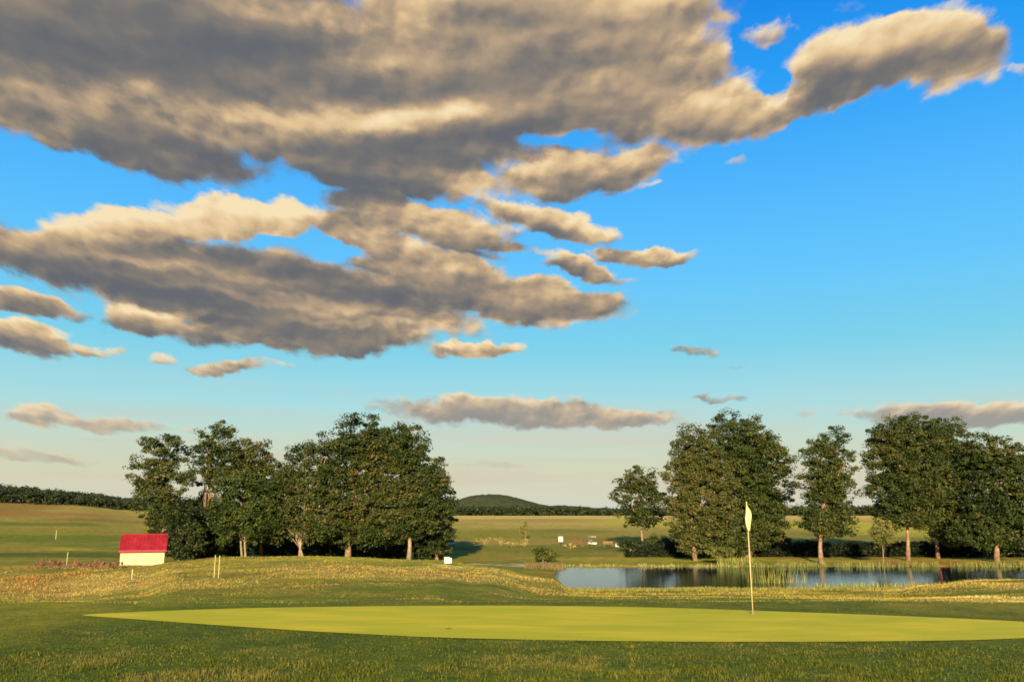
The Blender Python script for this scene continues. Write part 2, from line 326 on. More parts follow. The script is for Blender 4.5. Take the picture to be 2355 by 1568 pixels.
# ------------------------------------------------------------------ ground colours (the plants' own colours, in patches, plus painted tree shadow)
GOLD = np.array((.47, .33, .075)); STRAW = np.array((.70, .52, .13)); OLIVE = np.array((.29, .255, .022)); GREEN = np.array((.165, .200, .012))
DKGREEN = np.array((.088, .125, .009)); RUST = np.array((.38, .17, .035)); LIME = np.array((.47, .40, .04)); SAND = np.array((.62, .48, .38)); BROWN = np.array((.31, .18, .035))
PATCH = []                                            # x, y, half width, half depth, colour, strength
def patch(dx, dy, rx, ry, colr, s=1.0):
    a = ground(dx, dy); Yd = a[1]
    b = ground(dx, dy - ry); c = ground(dx, dy + ry)
    dep = min(max(abs(b[1] - c[1]) / 2, .4), Yd * 0.8)
    PATCH.append((a[0], a[1], rx / F * Yd, dep, colr, s))
for a in [
 (250, 1340, 300, 24, GOLD), (60, 1345, 160, 22, GOLD), (420, 1345, 130, 12, GOLD, .6), (150, 1300, 110, 7, BROWN, .9), (230, 1308, 70, 5, RUST, .7), (25, 1300, 45, 2.5, LIME), (165, 1262, 110, 2.2, LIME), (150, 1240, 240, 9, GREEN), (120, 1275, 260, 7, DKGREEN, .9),
 (100, 1222, 300, 5, OLIVE), (60, 1205, 200, 6, GREEN), (220, 1195, 110, 6, BROWN, .9), (60, 1180, 200, 8, RUST, .75), (250, 1180, 120, 5, GOLD, .8), (70, 1160, 140, 8, BROWN, .8),
 (480, 1300, 110, 12, OLIVE), (700, 1283, 380, 5, LIME, .8), (620, 1310, 240, 12, OLIVE, .8), (880, 1318, 260, 15, GOLD, .7), (1090, 1328, 200, 14, GOLD, .6), (1000, 1335, 150, 6, BROWN, .4), (960, 1300, 60, 5, STRAW, .8), (660, 1330, 120, 9, OLIVE, .8), (700, 1352, 160, 7, BROWN, .4), (1180, 1320, 160, 8, GOLD, .8),
 (1350, 1340, 170, 7, RUST, .45), (1600, 1345, 180, 6, GOLD, .6), (1172, 1298, 62, 4.5, SAND, 1), (1230, 1188, 240, 2.8, STRAW), (1230, 1196, 240, 5, GOLD), (1150, 1225, 130, 9, OLIVE), (1310, 1220, 100, 6, GREEN, .7), (1180, 1245, 150, 9, GOLD, .55), (1250, 1262, 170, 9, GREEN, .6), (1340, 1243, 40, 7, RUST, .8), (1150, 1275, 110, 7, OLIVE, .7),
 (1480, 1200, 120, 9, LIME*1.2, .9), (1830, 1205, 90, 14, LIME*1.25, .95), (2080, 1208, 160, 16, LIME*1.25, .95), (1500,1262,160,7,DKGREEN,.8), (2050, 1262, 420, 9, DKGREEN, 1), (650,1262,400,10,DKGREEN,1), (1850, 1228, 60, 6, GREEN, .5), (1500, 1286, 300, 6, LIME, .6), (2060, 1289, 400, 5, LIME, .5),  # dark green patches under and behind the trees paint in their shadow
 (2230, 1334, 160, 9, RUST, .8), (2260, 1341, 170, 9, GOLD, 1), (2250, 1375, 140, 12, STRAW, .85), (2130, 1352, 120, 6, OLIVE, .6), (1800, 1362, 200, 9, OLIVE, .8), (1950, 1375, 160, 9, GOLD, .45), (1900, 1352, 150, 5, GOLD, .5),
 (1177, 1368, 480, 13, GREEN, 1), (1400, 1385, 900, 10, DKGREEN, .7), (500, 1382, 400, 12, GREEN, .8), (150, 1390, 200, 10, OLIVE, .6), (1500, 1355, 150, 5, OLIVE, .6)]:
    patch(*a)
def zone(x, y):
    sc_ = np.clip(y / 55, .35, 4) * np.clip((y - 19) / 6, 0, 1); x0, y0 = x, y
    x = x0 + (fbm(x0 / 6, y0 / 6, 4, 301) - .47) * 9 * sc_; y = y0 + (fbm(x0 / 6 + 40, y0 / 6, 4, 302) - .47) * 4 * sc_
    n = fbm(x / 9, y / 9, 4, 21)[:, None]
    n = np.clip((n - .25) * 2.2, 0, 1); c = GREEN * (1 - n) + (OLIVE * .85 + GOLD * .15) * n
    far = np.clip((y - 250) / 250, 0, 1)[:, None]; c = c * (1 - far) + (LIME * .6 + GREEN * .4) * far
    wf = (np.clip((y0 - 100) / 30, 0, 1) * np.clip((fbm(x0 / 16, y0 / 9, 4, 351) - .40) * 4, 0, 1))[:, None] * .7; c = c * (1 - wf) + (BROWN * .5 + GOLD * .5) * wf
    near = np.clip((19 - y) / 3, 0, 1)[:, None]; c = c * (1 - near) + DKGREEN * near
    fb = (np.clip((y0 - 310) / 60, 0, 1))[:, None]; c = c * (1 - fb) + (STRAW * .6 + GOLD * .4) * (.95 + .5 * fbm(x0 / 60, y0 / 30, 3, 77)[:, None]) * fb
    mb = (np.clip((y0 - 170) / 60, 0, 1) * np.clip((400 - y0) / 60, 0, 1))[:, None] * .6; c = c * (1 - mb) + (OLIVE * .5 + GOLD * .6) * mb
    jit = (fbm(x / 2.2, y / 2.2, 3, 33) - .45) * 1.1
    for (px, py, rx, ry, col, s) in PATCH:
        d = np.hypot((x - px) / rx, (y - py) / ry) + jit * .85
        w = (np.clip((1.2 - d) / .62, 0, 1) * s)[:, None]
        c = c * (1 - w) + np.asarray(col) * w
    # streaks of dry, brown and green growth across the rough
    f = (np.clip((y0 - 24) / 8, 0, 1) * np.clip((110 - y0) / 30, .15, 1))[:, None]
    a = np.clip((fbm(x0 / 5, y0 / 2.2, 4, 311) - .44) * 6, 0, 1)[:, None] * f; b = np.clip((fbm(x0 / 7, y0 / 2.6, 4, 312) - .50) * 5, 0, 1)[:, None] * f
    c = c * (1 - .45 * a) + BROWN * .45 * a
    c = c * (1 - .24 * b) + STRAW * .9 * .24 * b
    return c

def ground_mat():
    m, T, b = material('ground_grass', 0.95, 0.1)
    at_ = T.node('ShaderNodeAttribute', attribute_name='tint'); geo = T.node('ShaderNodeNewGeometry'); p = geo.outputs['Position']
    n1 = T.noise(p, 0.9, 6, 0.62); n2 = T.noise(T.v('MULTIPLY', p, (1, 2.2, 1)), 5.0, 5, 0.6); n3 = T.noise(p, 26.0, 3, 0.6)
    c = T.mix(T.ss(n1, 0.30, 0.72), T.v('MULTIPLY', at_.outputs['Color'], (.62, .74, .7)), T.v('MULTIPLY', at_.outputs['Color'], (1.30, 1.16, 1.1)))
    c = T.mix(T.ss(n2, 0.35, 0.70), T.v('MULTIPLY', c, (.72, .76, .7)), T.v('MULTIPLY', c, (1.22, 1.16, 1.1)))
    c = T.mix(T.ss(n3, 0.40, 0.62), T.v('MULTIPLY', c, (.66, .68, .66)), c)
    T.put(b.inputs['Base Color'], c)
    h = T.m('ADD', T.m('MULTIPLY', n2, .10), T.m('MULTIPLY', n3, .035))
    bn = T.node('ShaderNodeBump'); bn.inputs['Strength'].default_value = 0.8; bn.inputs['Distance'].default_value = 1.0
    T.put(bn.inputs['Height'], h); T.put(b.inputs['Normal'], bn.outputs[0])
    return m
GM = ground_mat()
def build_terrain():
    ys = np.concatenate([np.linspace(-60, 5, 14), np.linspace(6, 20, 70), np.geomspace(20.15, 120, 330), np.geomspace(121, 700, 230), np.geomspace(710, 9000, 50)])
    us = np.concatenate([np.linspace(-3, -0.78, 16), np.linspace(-0.76, 0.76, 420), np.linspace(0.78, 3, 16)])
    Yg, Ug = np.meshgrid(ys, us, indexing='ij'); Xg = Ug * np.maximum(Yg, 14.0)
    x, y = Xg.ravel(), Yg.ravel(); z = height(x, y)
    nu = len(us); i = np.arange(len(ys) - 1)[:, None] * nu + np.arange(nu - 1)[None, :]
    Fq = np.stack([i, i + 1, i + nu + 1, i + nu], -1).reshape(-1, 4)
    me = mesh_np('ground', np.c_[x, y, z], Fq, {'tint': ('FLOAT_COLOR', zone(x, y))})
    o = link('ground', me, GM, smooth=True); tag(o, kind='structure')
build_terrain()

def water_mat():
    m, T, b = material('pond_water', 0.06, 0.5)
    b.inputs['Base Color'].default_value = (.004, .008, .016, 1); b.inputs['IOR'].default_value = 1.33
    p = T.node('ShaderNodeNewGeometry').outputs['Position']
    n = T.noise(T.v('MULTIPLY', p, (.55, 2.0, 1)), 1.6, 4, 0.55); n2 = T.noise(T.v('MULTIPLY', p, (1, 2.0, 1)), 7.0, 3, 0.5)
    bn = T.node('ShaderNodeBump'); bn.inputs['Strength'].default_value = 0.34; bn.inputs['Distance'].default_value = 0.018
    T.put(bn.inputs['Height'], T.m('ADD', n, T.m('MULTIPLY', n2, .25))); T.put(b.inputs['Normal'], bn.outputs[0])
    # peaty water: the mirror part is tinted cool and held below full strength at grazing angles
    gl = T.node('ShaderNodeBsdfGlossy'); gl.inputs['Roughness'].default_value = .03; gl.inputs['Color'].default_value = (.78, .88, 1.0, 1); T.put(gl.inputs['Normal'], bn.outputs[0])
    df = T.node('ShaderNodeBsdfDiffuse'); df.inputs['Color'].default_value = (.010, .012, .012, 1)
    fr = T.node('ShaderNodeFresnel'); fr.inputs['IOR'].default_value = 1.33; T.put(fr.inputs['Normal'], bn.outputs[0])
    mx = T.node('ShaderNodeMixShader'); T.put(mx.inputs[0], fr.outputs[0]); T.l.new(df.outputs[0], mx.inputs[1]); T.l.new(gl.outputs[0], mx.inputs[2]); T.l.new(mx.outputs[0], T.n['Material Output'].inputs[0])
    return m
def build_water():
    nx, ny = 40, 12; xs = np.linspace(0, 95, nx); ys = np.linspace(62, 103, ny); X, Y = np.meshgrid(xs, ys)
    i = np.arange(ny - 1)[:, None] * nx + np.arange(nx - 1)[None, :]
    me = mesh_np('pond_water', np.c_[X.ravel(), Y.ravel(), np.full(X.size, WATER_Z)], np.stack([i, i + 1, i + nx + 1, i + nx], -1).reshape(-1, 4))
    tag(link('pond_water', me, water_mat()), kind='structure')
build_water()

# ------------------------------------------------------------------ putting green, laid on the level shelf in front of the camera
def build_green():
    top = [(190, 1414), (300, 1408), (400, 1404), (600, 1398), (900, 1394), (1177, 1393), (1500, 1397), (1800, 1407), (2100, 1418), (2354, 1430), (2560, 1444), (2640, 1454)]
    bot = [(2600, 1460), (2500, 1463), (2354, 1468), (2200, 1473), (1900, 1476), (1600, 1476), (1300, 1473), (1000, 1466), (850, 1459), (700, 1451), (500, 1438), (350, 1427), (250, 1420)]
    pts = []
    for dx, dy in top + bot:
        r = ray(dx, dy); t = -EYE / r[2]; pts.append((r[0] * t, r[1] * t))
    # close smoothing (Catmull-Rom) of the outline
    n = len(pts); out = []
    for i in range(n):
        p0, p1, p2, p3 = (np.array(pts[(i + k - 1) % n]) for k in range(4))
        for t in np.linspace(0, 1, 6, endpoint=False):
            out.append(.5 * ((2 * p1) + (-p0 + p2) * t + (2 * p0 - 5 * p1 + 4 * p2 - p3) * t * t + (-p0 + 3 * p1 - 3 * p2 + p3) * t ** 3))
    bm = bmesh.new(); vs = [bm.verts.new((*p, .012)) for p in out]; f = bm.faces.new(vs)
    if f.normal.z < 0 or True: bm.normal_update()
    if f.normal.z < 0: f.normal_flip()
    m, T, b = material('putting_green', 0.9, 0.15)
    p = T.node('ShaderNodeNewGeometry').outputs['Position']
    n1 = T.noise(T.v('MULTIPLY', p, (.5, 1, 1)), 0.8, 5, 0.6); n2 = T.noise(p, 45.0, 3, 0.6); n3 = T.noise(T.v('MULTIPLY', p, (.25, 2.5, 1)), 2.0, 4, 0.6)
    c = T.mix(T.ss(n1, .3, .7), (.36, .35, .010, 1), (.58, .45, .022, 1))
    c = T.mix(T.m('MULTIPLY', T.ss(n3, .42, .62), .55), c, (.37, .345, .012, 1))
    px_, py_, _z = T.sep(p)
    st = T.m('SINE', T.m('MULTIPLY', T.m('ADD', T.m('MULTIPLY', px_, .45), py_), 3.6)); c = T.mix(T.ss(st, -.25, .25, 0, .30), c, (.30, .33, .010, 1))
    n4 = T.noise(p, 3.2, 3, .55); c = T.mix(T.ss(n4, .60, .70, 0, .35), c, (.50, .36, .03, 1))
    c = T.mix(T.m('MULTIPLY', T.ss(n2, .35, .65), .22), c, (.34, .32, .02, 1))
    T.put(b.inputs['Base Color'], c)
    bn = T.node('ShaderNodeBump'); bn.inputs['Strength'].default_value = .5; bn.inputs['Distance'].default_value = .01; T.put(bn.inputs['Height'], n2); T.put(b.inputs['Normal'], bn.outputs[0])
    o = link('putting_green', bm_mesh('putting_green', bm), m); tag(o, kind='structure')
    return out
GREEN_OUT = np.array(build_green())
def in_poly(x, y, poly):
    c = np.zeros(len(x), bool); px, py = poly[:, 0], poly[:, 1]; qx, qy = np.roll(px, -1), np.roll(py, -1)
    for a, b, d, e in zip(px, py, qx, qy):
        m = ((b > y) != (e > y)) & (x < (d - a) * (y - b) / (e - b + 1e-12) + a); c ^= m
    return c
def ball_mark():
    x, y, z = at(1030, 1447, 1); r = ray(1030, 1447); t = -EYE / r[2]
    bm = bmesh.new(); rng = random.Random(3)
    c = bm.verts.new((r[0] * t, r[1] * t, .02)); ring = []
    for k in range(22):
        a = k * 2 * math.pi / 22; d = .085 if k % 2 else .03
        ring.append(bm.verts.new((c.co.x + d * math.cos(a) * rng.uniform(.7, 1.2), c.co.y + d * math.sin(a), .045 if k % 2 else .016)))
    for k in range(22): bm.faces.new((c, ring[k], ring[(k + 1) % 22]))
    tag(link('weed_tuft', bm_mesh('weed_tuft', bm), simple('weed', (.18, .13, .03))), 'tiny brown weed tuft on the open putting green', 'weed')
ball_mark()

# ------------------------------------------------------------------ grass
def grass_mat(name, a=None, bcol=None, trans=0.35):
    m, T, b = material(name, 0.75, 0.15)
    at_ = T.node('ShaderNodeAttribute', attribute_name='tint')
    T.put(b.inputs['Base Color'], at_.outputs['Color'])
    tr = T.node('ShaderNodeBsdfTranslucent'); T.put(tr.inputs[0], at_.outputs['Color'])
    mx = T.node('ShaderNodeMixShader'); mx.inputs[0].default_value = trans
    T.l.new(b.outputs[0], mx.inputs[1]); T.l.new(tr.outputs[0], mx.inputs[2]); T.l.new(mx.outputs[0], T.n['Material Output'].inputs[0])
    return m
GRASS = grass_mat('grass_blades', trans=.3)
def blades(name, x, y, h, w, col, lean=.35, kind='stuff', label=None, cat=None, segs=2, parent=None):
    n = len(x); z = height(x, y) - .01
    th = RNG.uniform(0, math.pi, n); la = RNG.uniform(0, 2 * math.pi, n); lm = RNG.uniform(.05, 1, n) * lean * h
    dx, dy = np.cos(th) * w / 2, np.sin(th) * w / 2; lx, ly = np.cos(la) * lm, np.sin(la) * lm
    V = np.empty((n, 5, 3)); 
    V[:, 0] = np.c_[x - dx, y - dy, z]; V[:, 1] = np.c_[x + dx, y + dy, z]
    V[:, 2] = np.c_[x - dx * .8 + lx * .35, y - dy * .8 + ly * .35, z + h * .55]; V[:, 3] = np.c_[x + dx * .8 + lx * .35, y + dy * .8 + ly * .35, z + h * .55]
    V[:, 4] = np.c_[x + lx, y + ly, z + h]
    b = (np.arange(n) * 5)[:, None]
    tri = np.concatenate([b + [0, 1, 3], b + [0, 3, 2], b + [2, 3, 4]], 1).reshape(-1, 3)
    C = np.repeat(col, 5, 0)
    me = mesh_np(name, V.reshape(-1, 3), tri, {'tint': ('FLOAT_COLOR', C)})
    o = link(name, me, GRASS, parent)
    if kind: tag(o, label, cat, kind=kind)
    return o
def spread(n, y0, y1, umax=.72, power=1.0):
    y = y0 + (y1 - y0) * RNG.random(n) ** power; x = RNG.uniform(-umax, umax, n) * y; return x, y
def foreground_grass():
    x, y = spread(340000, 8.2, 19.5, .68, 1.25)
    dens = fbm(x / .35, y / .35, 3, 71)
    k = ~in_poly(x + RNG.normal(0, .05, len(x)), y + RNG.normal(0, .04, len(x)), GREEN_OUT) & (RNG.random(len(x)) < np.clip(dens * 3.4 - .75, .08, 1)); x, y = x[k], y[k]
    n = fbm(x / 1.1, y / 1.0, 4, 50); n2 = fbm(x / .25, y / .25, 2, 60)
    near = np.clip((13.5 - y) / 3, 0, 1)
    h = (.026 + .030 * near + .03 * np.clip((10.6 - y) / 1.6, 0, 1)) * RNG.uniform(.5, 1.5, len(x)) * (.25 + 1.8 * n2)
    h = np.where(y > 15, h * .7, h)
    dry = np.clip((n - .48) * 6, 0, 1)[:, None] * .42 * RNG.uniform(.3, 1.6, (len(x), 1)).clip(0, 1)
    g = np.array((.080, .094, .008)) * (.35 + 1.1 * RNG.random((len(x), 1)))
    lime = RNG.random((len(x), 1)) < (.10 + .16 * np.clip((10.8 - y) / 1.5, 0, 1))[:, None]
    g = np.where(lime, np.array((.19, .18, .03)), g)
    c = g * (1 - dry) + np.array((.27, .19, .05)) * dry
    blades('rough_grass', x, y, h, RNG.uniform(.005, .010, len(x)), c, .6)
foreground_grass()
def field_grass():
    x, y = spread(330000, 19.3, 82, .68, 1.1)
    t = zone(x, y); dryness = t[:, 0] / (t[:, 1] + 1e-6); dryness = np.clip((dryness - 1.05) / .5, 0, 1)
    clump = fbm(x / .9, y / .9, 3, 91)
    z = height(x, y); keep = (z > WATER_Z + .05) & (RNG.random(len(x)) < np.clip(.10 + dryness * .55 + (clump - .5) * 1.2, .03, 1))
    x, y, t, dryness, clump = x[keep], y[keep], t[keep], dryness[keep], clump[keep]
    h = (.03 + .085 * dryness * np.clip((y - 22) / 14, .25, 1)) * RNG.uniform(.4, 1.25, len(x)) * (.5 + clump)
    w = (.008 + .00060 * y) * RNG.uniform(.6, 1.3, len(x))
    mixw = np.clip((fbm(x / 1.7, y / 1.7, 3, 97) - .32) * 3, 0, 1)[:, None] * .55; c = (t * (1 - mixw) + np.array((.24, .22, .035)) * mixw) * .92 * RNG.uniform(.85, 1.15, (len(x), 1))
    blades('meadow_grass', x, y, h, w, c, .45)
field_grass()

# ------------------------------------------------------------------ trees
def leaf_mat(name, cols, trans=.30):
    m, T, b = material(name, 0.6, 0.25)
    geo = T.node('ShaderNodeNewGeometry'); at_ = T.node('ShaderNodeAttribute', attribute_name='shade')
    r = T.ramp(at_.outputs['Fac'], [(i / (len(cols) - 1), c) for i, c in enumerate(cols)])
    T.put(b.inputs['Base Color'], r)
    tr = T.node('ShaderNodeBsdfTranslucent'); T.put(tr.inputs[0], T.v('MULTIPLY', r, (1.2, 1.3, .7)))
    mx = T.node('ShaderNodeMixShader'); mx.inputs[0].default_value = trans
    T.l.new(b.outputs[0], mx.inputs[1]); T.l.new(tr.outputs[0], mx.inputs[2]); T.l.new(mx.outputs[0], T.n['Material Output'].inputs[0])
    return m
LEAF = {
 'alder': leaf_mat('alder_leaves', [(.016, .028, .004), (.036, .055, .008), (.062, .075, .014), (.100, .090, .020)]),
 'green': leaf_mat('green_leaves', [(.022, .038, .004), (.046, .066, .009), (.080, .092, .014), (.125, .120, .022)]),
 'dark': leaf_mat('dark_leaves', [(.012, .022, .005), (.024, .038, .008), (.04, .055, .012), (.055, .062, .015)]),
 'pale': leaf_mat('pale_leaves', [(.08, .095, .02), (.14, .14, .03), (.20, .185, .045), (.27, .24, .06)], .4),
 'shadow_band': leaf_mat('shadow_band_leaves', [(.006, .012, .004), (.011, .018, .005), (.018, .026, .007), (.03, .034, .010)]),  # darkest leaves: the tree shadow is put into their colour
 'wood': leaf_mat('wood_leaves', [(.012, .020, .006), (.022, .034, .008), (.034, .046, .012), (.05, .05, .018)]),
}
BARK = simple('bark', (.20, .13, .075), .9, .1, .35, 2.5, .6)
PALEBARK = simple('pale_bark', (.21, .16, .10), .9, .1, .35, 2.5, .6)
def leaves(C, R, n, size, rng, flat=.5, squash=.62):
    """n leaf quads scattered in ellipsoidal clumps with centres C and radii R"""
    k = rng.integers(0, len(C), n)
    d = rng.normal(size=(n, 3)); d /= np.linalg.norm(d, axis=1)[:, None]
    r = rng.random(n)[:, None] ** .45
    off = d * r * R[k][:, None]; off[:, 2] *= squash
    p = C[k] + off
    nrm = d * (1 - flat) + rng.normal(size=(n, 3)) * .45; nrm[:, 2] += flat * .9
    nrm /= np.linalg.norm(nrm, axis=1)[:, None]
    a = np.cross(nrm, rng.normal(size=(n, 3))); a /= np.linalg.norm(a, axis=1)[:, None] + 1e-9; b = np.cross(nrm, a)
    s = (size * rng.uniform(.55, 1.35, n))[:, None]
    a = a * s * .5; b = b * s * .34
    V = np.stack([p - a, p + b, p + a, p - b], 1).reshape(-1, 3)
    return V, k
def crown_mesh(name, lobes, seed, size=.30, clump=.85, dens=1.0, gaps=.12, flat=.5, shade=.5, squash=.62, rough=.18):
    """lobes: (x, y, z, rx, ry, rz) ellipsoids; clumps sit mostly on their skin, some inside"""
    rng = np.random.default_rng(seed); C = []; R = []; S = []
    for (x, y, z, rx, ry, rz) in lobes:
        area = 4 * math.pi * ((rx * ry) ** 1.6 / 3 + (rx * rz) ** 1.6 / 3 + (ry * rz) ** 1.6 / 3) ** (1 / 1.6)
        n = int(area / (clump * clump) * 1.1 * dens)
        d = rng.normal(size=(n, 3)); d /= np.linalg.norm(d, axis=1)[:, None]
        rr = np.where(rng.random(n) < .74, rng.uniform(.80, 1.0 + rough, n), rng.uniform(.2, .8, n))[:, None]
        # large hollows and bulges in the outline
        az_ = np.arctan2(d[:, 1], d[:, 0]); bump_ = fbm(az_ * 1.6 + 10 + seed, d[:, 2] * 2.4 + 10, 3, seed)
        rr = rr * (0.70 + .60 * bump_)[:, None]
        c = np.array((x, y, z)) + d * rr * np.array((rx, ry, rz))
        keep = rng.random(n) > gaps * (1.2 - d[:, 2]); C.append(c[keep]); S.append(np.full(keep.sum(), rng.normal(0, .13))); R.append((.45 + .95 * rng.random(keep.sum()) ** 1.5) * clump)
    C = np.concatenate(C); R = np.concatenate(R); S = np.concatenate(S)
    n = int((R ** 2).sum() * 3.1 / (size * size * .34))
    V, k = leaves(C, R, n, size, rng, flat, squash)
    cs = np.clip(shade - .04 + S + rng.normal(0, .22, len(C)), 0, 1)           # each clump its own leaf colour
    sh = np.clip(cs[k] + rng.normal(0, .08, n), 0, 1)
    return mesh_np(name, V, np.arange(len(V)).reshape(-1, 4), {'shade': ('FLOAT', np.repeat(sh, 4))}), C
def trunk_mesh(name, base, tops, r, seed, fork=.45, stems=1):
    rng = random.Random(seed); bm = bmesh.new(); bx, by, bz = base
    for s in range(stems):
        ox = (s - (stems - 1) / 2) * r * 2.6; top = max(tops, key=lambda t: t[2]) if s == 0 else rng.choice(tops)
        P = []; n = 7
        for i in range(n):
            t = i / (n - 1); e = t * .86
            P.append((bx + ox * (1 + t) + (top[0] - bx) * e ** 1.7 + rng.uniform(-1, 1) * r * .5 * (i > 0), by + (top[1] - by) * e ** 1.7 + rng.uniform(-1, 1) * r * .5 * (i > 0), bz - .2 + (top[2] - bz) * e))
        tube(bm, P, [r * (1.45 if i == 0 else 1.05 - .85 * i / (n - 1)) for i in range(n)], 9)
        for t in tops:
            if rng.random() < .25 and len(tops) > 6: continue
            i = rng.randint(2, 4); a = Vector(P[i]); b = Vector(t); m = a.lerp(b, .5) + Vector((rng.uniform(-.4, .4), rng.uniform(-.4, .4), rng.uniform(.1, .7)))
            tube(bm, [a, m, b], [r * .45, r * .28, r * .08], 6)
    return bm_mesh(name, bm)
def tree(dx, dbase, Y, lobes, label, kind='alder', name='alder_tree', r=.24, seed=1, group=None, stems=1, size=.25, clump=.85, dens=1.0, gaps=.15, flat=.5, shade=.5, bark=None, cat='tree', zb=None, depth=.85, rough=.18):
    """lobes in photo measures at the tree's own distance Y: (cx, cy, half width, half height[, metres farther])"""
    bx = at(dx, dbase, Y)[0]; bz = hz(bx, Y) if zb is None else zb
    L = []
    for l in lobes:
        cx, cy, rx, ry = l[:4]; off = l[4] if len(l) > 4 else 0.0
        c = at(cx, cy, Y + off); s = (Y + off) / F / 1.01
        L.append((c[0] - bx, off, c[2] - bz, rx * s, min(rx * s * depth, 6.0), ry * s))
    root = empty(name, (bx, Y, bz), label, cat, group)
    me, C = crown_mesh('crown', L, seed, size, clump, dens, gaps, flat, shade, rough=rough)
    link('crown', me, LEAF[kind], root)
    rng = random.Random(seed)
    tops = [(x + rng.uniform(-.4, .4) * rx, y + rng.uniform(-.4, .4) * ry, z + rng.uniform(-.3, .6) * rz) for (x, y, z, rx, ry, rz) in L for _ in range(3)]
    link('trunk', trunk_mesh('trunk', (0, 0, 0), tops, r, seed, stems=stems), bark or BARK, root, smooth=True)
    return root
GL = 'trees in the left clump beyond the mound'; GR = 'trees on the far bank of the pond'
# left clump
tree(372, 1282, 104, [(372, 1042, 50, 46), (345, 1095, 45, 42), (392, 1110, 48, 40), (350, 1150, 38, 38), (392, 1170, 36, 40, 1), (365, 1205, 34, 34), (385, 1225, 34, 30, 1)], 'leftmost dark alder of the left clump, rising behind the red roof', seed=11, group=GL, gaps=.24, dens=.85)
tree(468, 1282, 108, [(495, 1010, 44, 38), (470, 1050, 42, 34), (520, 1060, 45, 36), (480, 1095, 34, 26), (545, 1095, 34, 32), (470, 1170, 38, 34, 1), (490, 1215, 40, 34)], 'tall alder with sky showing under its crown, second from left in the left clump', seed=12, group=GL, gaps=.3, dens=.8, r=.26)
tree(600, 1282, 110, [(575, 1045, 48, 36), (600, 1090, 40, 40), (562, 1095, 38, 34), (630, 1110, 40, 40), (640, 1160, 40, 50), (625, 1215, 50, 36)], 'alder with low flat top standing behind the brighter green tree', seed=13, group=GL, gaps=.26, dens=.85)
tree(560, 1279, 99, [(560, 1130, 55, 42), (530, 1175, 44, 40), (595, 1180, 52, 44), (610, 1140, 34, 36), (560, 1215, 60, 32)], 'brighter green low tree in front of the left clump with two pale stems', kind='green', seed=14, group=GL, stems=2, r=.13, shade=.42, bark=PALEBARK, name='green_tree')
tree(692, 1281, 101, [(690, 1060, 38, 42), (740, 1040, 34, 40), (680, 1110, 50, 42), (735, 1105, 46, 44), (700, 1160, 58, 40), (655, 1150, 34, 36), (750, 1165, 36, 34), (680, 1205, 50, 28), (735, 1210, 50, 30), (645, 1215, 36, 30)], 'ragged alder with a pair of pale leaning trunks in the middle of the left clump', seed=15, group=GL, stems=2, r=.15, gaps=.28, dens=.85, shade=.58, bark=PALEBARK)
tree(800, 1281, 104, [(840, 1010, 72, 50), (800, 1065, 66, 55), (880, 1060, 70, 55), (830, 1130, 80, 52), (800, 1190, 66, 40), (870, 1185, 60, 42), (770, 1225, 44, 26), (830, 1228, 52, 24), (885, 1225, 44, 26)], 'tallest broad dark alder in the right half of the left clump', seed=16, group=GL, r=.34)
tree(940, 1283, 103, [(930, 1030, 58, 52), (960, 1085, 62, 52), (985, 1130, 56, 46), (930, 1150, 60, 44), (975, 1180, 62, 46), (925, 1205, 48, 32)], 'wide alder with a rounded right flank at the right end of the left clump', seed=17, group=GL, r=.24, bark=PALEBARK)
tree(1005, 1281, 107, [(1000, 1150, 42, 44), (1008, 1200, 36, 40), (985, 1235, 46, 36)], 'lower dark tree hanging to the ground at the right edge of the left clump', seed=18, group=GL, kind='dark', r=.2, shade=.7)
# right clump
tree(1476, 1243, 138, [(1472, 1105, 42, 30), (1455, 1140, 46, 30), (1500, 1145, 34, 30), (1475, 1185, 44, 28)], 'small round alder standing apart, left of the big tree beyond the pond', seed=21, group=GR, r=.20, size=.32, gaps=.24, dens=.85, shade=.45)
tree(1598, 1282, 108, [(1595, 1035, 52, 50), (1578, 1090, 48, 50), (1625, 1090, 55, 55), (1575, 1150, 44, 48), (1630, 1160, 60, 50), (1590, 1205, 54, 46), (1640, 1225, 52, 38), (1590, 1245, 30, 26)], 'brownish tree with a full crown down to the bank, left part of the big pair', seed=22, group=GR, gaps=.07, shade=.72, flat=.25)
tree(1720, 1282, 112, [(1695, 1010, 70, 56), (1745, 1045, 62, 58), (1700, 1090, 66, 62), (1750, 1110, 62, 62), (1710, 1170, 66, 54), (1765, 1170, 44, 44), (1720, 1220, 60, 42), (1680, 1235, 48, 34)], 'tallest dense dome shaped tree behind the golf flag', seed=23, group=GR, gaps=.06, r=.36, shade=.5, flat=.3)
tree(1887, 1284, 104, [(1915, 1020, 34, 36), (1880, 1050, 42, 34), (1925, 1070, 46, 42), (1885, 1105, 48, 42), (1925, 1135, 52, 44), (1885, 1165, 44, 38), (1920, 1200, 50, 32), (1900, 1218, 44, 18), (1860, 1200, 26, 20)], 'narrow alder with one clear straight brown trunk between two wide trees', seed=24, group=GR, gaps=.26, dens=.85, r=.25, shade=.48)
tree(2087, 1282, 108, [(2060, 1010, 60, 46), (2120, 1005, 62, 44), (2040, 1070, 56, 54), (2110, 1075, 68, 58), (2050, 1130, 54, 44), (2110, 1150, 66, 48), (2080, 1180, 46, 30), (2160, 1130, 50, 60), (2110, 1190, 50, 22), (2050, 1190, 40, 24)], 'broad alder with a short orange brown trunk right of the young pale tree', seed=25, group=GR, r=.22, gaps=.12)
